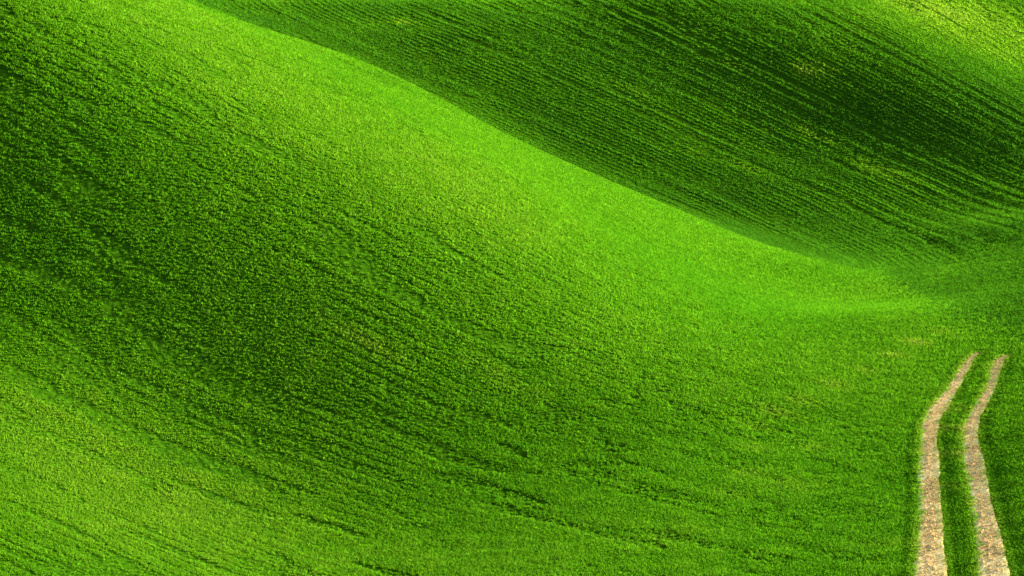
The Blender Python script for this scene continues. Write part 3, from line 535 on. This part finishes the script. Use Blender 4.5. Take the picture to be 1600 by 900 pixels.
# ---------------------------------------------------------------- where plants stand
def spread(y0, y1, k, cmin, half=0.50, pad=6.0):
    X, Y, Cc = [], [], []
    y = y0
    while y < y1:
        ye = min(y * 1.05, y1)
        c = max(cmin, k * y)
        hx = half * ye + pad
        nxs = int(2 * hx / c); nys = max(1, int(round((ye - y) / c)))
        gx, gy = np.meshgrid(np.arange(nxs), np.arange(nys))
        X.append((-hx + (gx + rng.random(gx.shape)) * c).ravel())
        Y.append((y + (gy + rng.random(gy.shape)) * (ye - y) / nys).ravel())
        Cc.append(np.full(gx.size, c))
        y = ye
    return np.concatenate(X), np.concatenate(Y), np.concatenate(Cc)


def spots(x, y, lst):
    """soft blotches where the crop is thin or yellowed, and where sunlight is painted in: (x, y, along, across, amount), long axis along the rows"""
    s = np.zeros_like(x)
    for (cx, cy, la, lc, am, ax, ay) in lst:
        m = (np.abs(x - cx) < 4 * la) & (np.abs(y - cy) < 4 * la)
        dx = x[m] - cx; dy = y[m] - cy
        a = dx * ax + dy * ay; b = -dx * ay + dy * ax
        s[m] += am * np.exp(-(a / la) ** 2 - (b / lc) ** 2)
    return s


C_NEAR = protos("crop_tuft", M_CROP)
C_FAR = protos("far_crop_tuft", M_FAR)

x, y, c = spread(25, 400, 0.0017, 0.07)
byd = beyond(x, y)
farm = byd > 3 - sstep(140, 110, y) * (3.5 * rng.random(len(x)))

# ---- near field
xn, yn, cn = x[~farm], y[~farm], c[~farm]
w, gx, gy = roww(WN, xn, yn)
gl = np.hypot(gx, gy)
s_al = (-gy * xn + gx * yn) / gl
# drilled rows, only loosely followed by the plants
P_N = 0.55
dw = (np.round(w / P_N + 0.5 * (fbm(s_al / 6, w / 3, 2) - 0.5)) * P_N - w) * (0.10 + 0.12 * sstep(20, -5, xn)) * sstep(0.35, 0.65, fbm(xn / 11 + 9, yn / 11, 2))
xn = xn + gx / gl * dw; yn = yn + gy / gl * dw
rdn, rside = rut_distance(xn, yn)
streak = fbm(s_al / 4.0, w / 0.7, 3)                  # stretched along the rows
tram = np.exp(-(((w + 4.0 + 1.2 * fbm(s_al / 8, w / 9, 2)) / 6.0 - np.round((w + 4.0 + 1.2 * fbm(s_al / 8, w / 9, 2)) / 6.0)) * 6.0 / 0.30) ** 2) * sstep(0.50, 0.66, fbm(s_al / 2.2 + 40, w / 9.0, 3))
clump = fbm(xn / 0.9, yn / 0.9, 3)
broad = fbm(xn / 14, yn / 14, 3)
hgt = cn * 1.0 + 0.03
hgt *= 0.70 + 0.60 * clump
thin = sstep(26, -6, xn) * sstep(0.20, 0.50, fbm(xn / 12 + 2, yn / 12 + 6, 2))
gap = (0.08 + 0.72 * thin) * sstep(0.52, 0.70, streak)
hgt *= 1 - 0.25 * gap
tram = tram * thin
hgt *= 1 - 0.2 * tram
low = np.where(rside > 0, 0.30, 0.75)
hgt *= low + (1 - low) * sstep(-0.1, 1.0, rdn)             # trodden low beside the wheel tracks, lower sunward to keep shade off the soil
edge = -0.07 + 0.28 * (fbm(xn * 1.7, yn * 1.7, 3) - 0.5) + 0.30 * (rng.random(len(xn)) - 0.5) ** 3 * 4
keep = ((rdn > edge) | (rng.random(len(xn)) < 0.02)) & (rng.random(len(xn)) > np.maximum(0.45 * tram, gap))
wid = cn * (0.85 + 0.4 * rng.random(len(xn)))
ripe_lit = 0.25 + 0.28 * (broad - 0.5) + 0.16 * (rng.random(len(xn)) - 0.5) + 0.25 * (clump - 0.5)
ripe_lit += spots(xn, yn, [(-18.9, 63.8, 13.0, 8.0, 0.24, -0.97, 0.23), (-13.0, 60.4, 8.0, 5.0, 0.06, -0.87, 0.49), (-22.9, 68.1, 7.0, 3.0, 0.10, -0.99, 0.14), (-7.7, 77.0, 2.2, 0.5, 0.32, -0.98, 0.21), (-8.4, 77.6, 1.5, 0.4, 0.10, -0.98, 0.19), (-1.2, 128.9, 40.0, 6.0, 0.03, -0.89, 0.46), (-24.1, 98.6, 34.0, 13.0, 0.24, -0.92, 0.38), (6.3, 55.5, 1.5, 1.2, 0.20, -0.42, 0.91), (13.0, 48.9, 1.0, 0.8, 0.25, -0.44, 0.90), (-0.4, 77.3, 2.0, 0.8, 0.20, -0.95, 0.32), (13.0, 102.8, 22.0, 12.0, -0.05, -0.97, 0.23), (21.5, 68.3, 1.5, 0.6, 0.40, -0.16, 0.99), (20.1, 64.3, 1.5, 0.6, 0.45, -0.17, 0.99), (18.6, 59.6, 1.3, 0.6, 0.40, -0.20, 0.98), (17.2, 54.3, 1.2, 0.5, 0.25, -0.29, 0.96), (26.7, 87.9, 1.6, 0.7, 0.28, -0.22, 0.98), (24.6, 86.2, 1.6, 0.7, 0.47, -0.26, 0.97), (22.6, 83.7, 1.6, 0.7, 0.38, -0.30, 0.95), (20.2, 81.0, 1.6, 0.7, 0.28, -0.33, 0.94), (17.8, 78.3, 1.6, 0.7, 0.30, -0.36, 0.93), (15.5, 75.7, 1.6, 0.7, 0.27, -0.40, 0.92), (14.0, 74.1, 1.6, 0.7, 0.42, -0.43, 0.90), (12.7, 71.6, 1.6, 0.7, 0.28, -0.42, 0.91), (11.8, 68.2, 1.6, 0.7, 0.27, -0.39, 0.92), (10.7, 63.7, 1.6, 0.7, 0.27, -0.35, 0.94), (9.6, 60.2, 1.6, 0.7, 0.19, -0.35, 0.94), (14.2, 66.5, 1.6, 0.7, 0.23, -0.29, 0.96), (12.1, 60.1, 1.6, 0.7, 0.23, -0.30, 0.95)])
ripe_lit += 0.45 * sstep(0.45, -0.05, rdn) * (0.3 + 1.2 * fbm(xn / 1.5, yn / 1.5 + 3, 2))
vig = 0.78 + 0.4 * rng.random(len(xn)) + 0.25 * (rng.random(len(xn)) > 0.93)
k = keep
hn = height(xn, yn) + 0.03 * sstep(0.45, 0.15, rdn)
pos = np.stack([xn, yn, hn - 0.01], 1)[k]
rot = np.stack([rng.normal(0, 0.16, len(xn)), rng.normal(0, 0.16, len(xn)), rng.random(len(xn)) * 6.283], 1)[k]
scl = np.stack([wid, wid, hgt], 1)[k]
print("near plants", len(pos))
L_, R_ = np.array(RUTS[0]), np.array(RUTS[1])
oL, oR = np.argsort(L_[:, 1]), np.argsort(R_[:, 1])
xl = np.interp(pos[:, 1], L_[oL, 1], L_[oL, 0]); xr = np.interp(pos[:, 1], R_[oR, 1], R_[oR, 0])
mid = (pos[:, 0] > xl) & (pos[:, 0] < xr) & (pos[:, 1] < L_[:, 1].max())
rp, vg = np.clip(ripe_lit, 0, 1)[k], vig[k]
scatter("near_crop", pos[~mid], rot[~mid], scl[~mid], rp[~mid], vg[~mid], C_NEAR, "stuff",
        "short bright green crop covering the near sunlit spur and its shaded flank", "crop")
scatter("track_grass", pos[mid], rot[mid], scl[mid], rp[mid], vg[mid], C_NEAR, "stuff",
        "narrow strip of grass between the two wheel tracks, yellowed in places", "grass")

# ---- far field
xf, yf, cf = x[farm], y[farm], c[farm]
w, gx, gy = roww(WF, xf, yf)
gl = np.hypot(gx, gy)
s_al = (-gy * xf + gx * yf) / gl
P_F = 0.75
wob = 0.7 * (fbm(s_al / 16.0, w / 5.0, 3) - 0.5)
ph = (w + wob) / P_F
head = sstep(3, 9, beyond(xf, yf)) * np.maximum(sstep(118, 145, yf), sstep(15, 30, beyond(xf, yf)))   # unsown headland along the boundary
dw = head * (np.round(ph) - ph) * P_F * (0.10 + 0.40 * sstep(0.35, 0.65, fbm(xf / 12, yf / 12 + 8, 3))) / gl
xf = xf + gx / gl * dw; yf = yf + gy / gl * dw
rown = np.round(ph).astype(int)
rowr = _LAT[3, rown & 255]
tram = ((rown % 23) == 0) | ((rown % 23) == 3)
streak = fbm(s_al / 9.0, w / 1.6, 3)
broad = fbm(xf / 22, yf / 22, 3)
clump = fbm(xf / 1.6, yf / 1.6, 3)
hgt = (cf * 0.62 + 0.05) * (0.6 + 0.7 * clump) * (1 + head * (0.7 * rowr - 0.35))
gap = (0.15 + 0.4 * head) * sstep(0.54, 0.70, streak)
hgt *= 1 - 0.2 * gap
tam = head * np.where(tram, sstep(0.3, 0.6, fbm(s_al / 14.0 + 5, w / 3.0, 2)), 0.0)
hgt *= 1 - 0.3 * tam
wid = cf * (0.75 + 0.35 * rng.random(len(xf)))
ripe_lit = 0.26 + 0.42 * (broad - 0.5) + 0.16 * (rng.random(len(xf)) - 0.5) + 0.25 * (streak - 0.5)
ripe_lit += spots(xf, yf, [(47.7, 222.6, 3.0, 2.0, 0.25, -0.56, 0.83), (44.9, 221.5, 3.0, 1.5, 0.50, -0.58, 0.81), (34.9, 223.5, 3.0, 1.0, 0.30, -0.64, 0.77), (90.8, 258.3, 40.0, 18.0, 0.40, -0.29, 0.96), (73.7, 263.1, 30.0, 10.0, 0.30, -0.22, 0.98), (42.6, 202.5, 6.0, 2.5, 0.40, -0.57, 0.82), (48.3, 189.0, 7.0, 2.5, 0.30, -0.39, 0.92), (31.6, 190.3, 4.0, 1.5, 0.30, -0.58, 0.81), (18.1, 213.5, 5.0, 2.5, 0.25, -0.75, 0.66), (-18.8, 248.0, 3.0, 1.5, 0.40, -0.43, 0.90)])  # the two widest spots paint sunlight onto the far slope's upper right
vig = 0.78 + 0.4 * rng.random(len(xf)) + 0.3 * (rng.random(len(xf)) > 0.93)
keep = rng.random(len(xf)) > np.maximum(0.85 * tam, gap)
k = keep
pos = np.stack([xf, yf, height(xf, yf) - 0.01], 1)[k]
rot = np.stack([rng.normal(0, 0.16, len(xf)), rng.normal(0, 0.16, len(xf)), rng.random(len(xf)) * 6.283], 1)[k]
scl = np.stack([wid, wid, hgt], 1)[k]
print("far plants", len(pos))
scatter("far_crop", pos, rot, scl, np.clip(ripe_lit, 0, 1)[k], vig[k], C_FAR, "stuff",
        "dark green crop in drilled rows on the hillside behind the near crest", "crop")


# ---------------------------------------------------------------- loose clods on the wheel tracks
def clod(name, seed):
    rnd = random.Random(seed)
    t = (1 + 5 ** .5) / 2
    vs = [(-1, t, 0), (1, t, 0), (-1, -t, 0), (1, -t, 0), (0, -1, t), (0, 1, t), (0, -1, -t), (0, 1, -t), (t, 0, -1), (t, 0, 1), (-t, 0, -1), (-t, 0, 1)]
    vs = [tuple(q / 1.9 * rnd.uniform(0.7, 1.25) * (0.7 if i == 2 else 1) for i, q in enumerate(v)) for v in vs]
    fs = [(0, 11, 5), (0, 5, 1), (0, 1, 7), (0, 7, 10), (0, 10, 11), (1, 5, 9), (5, 11, 4), (11, 10, 2), (10, 7, 6), (7, 1, 8),
          (3, 9, 4), (3, 4, 2), (3, 2, 6), (3, 6, 8), (3, 8, 9), (4, 9, 5), (2, 4, 11), (6, 2, 10), (8, 6, 7), (9, 8, 1)]
    me = bpy.data.meshes.new(name); me.from_pydata(vs, [], fs); me.materials.append(M_CLOD)
    return bpy.data.objects.new(name, me)


cc = bpy.data.collections.new("soil_clods")
for q in range(4):
    cc.objects.link(clod("soil_clod", q + 1))
px_, py_, sz_ = [], [], []
for R in RUTS:
    P, T, t = spline(R, 0.05)
    for rep in range(5):
        o = rng.normal(0, 0.5, len(P)).clip(-1.05, 1.05) * P[:, 2]
        j = rng.random(len(P)) < 0.8
        px_.append((P[:, 0] + T[:, 1] * o + rng.normal(0, .03, len(P)))[j]); py_.append((P[:, 1] - T[:, 0] * o + rng.normal(0, .03, len(P)))[j])
        sz_.append((0.014 + 0.04 * rng.random(len(P)) ** 3)[j])
px_, py_, sz_ = map(np.concatenate, (px_, py_, sz_))
n = len(px_)
scatter("soil_clods", np.stack([px_, py_, height(px_, py_) + 0.045], 1), rng.random((n, 3)) * 6.28, np.stack([sz_] * 3, 1),
        np.zeros(n), np.ones(n), cc, "stuff", "loose pale clods and stones lying in the two wheel tracks", "clods")
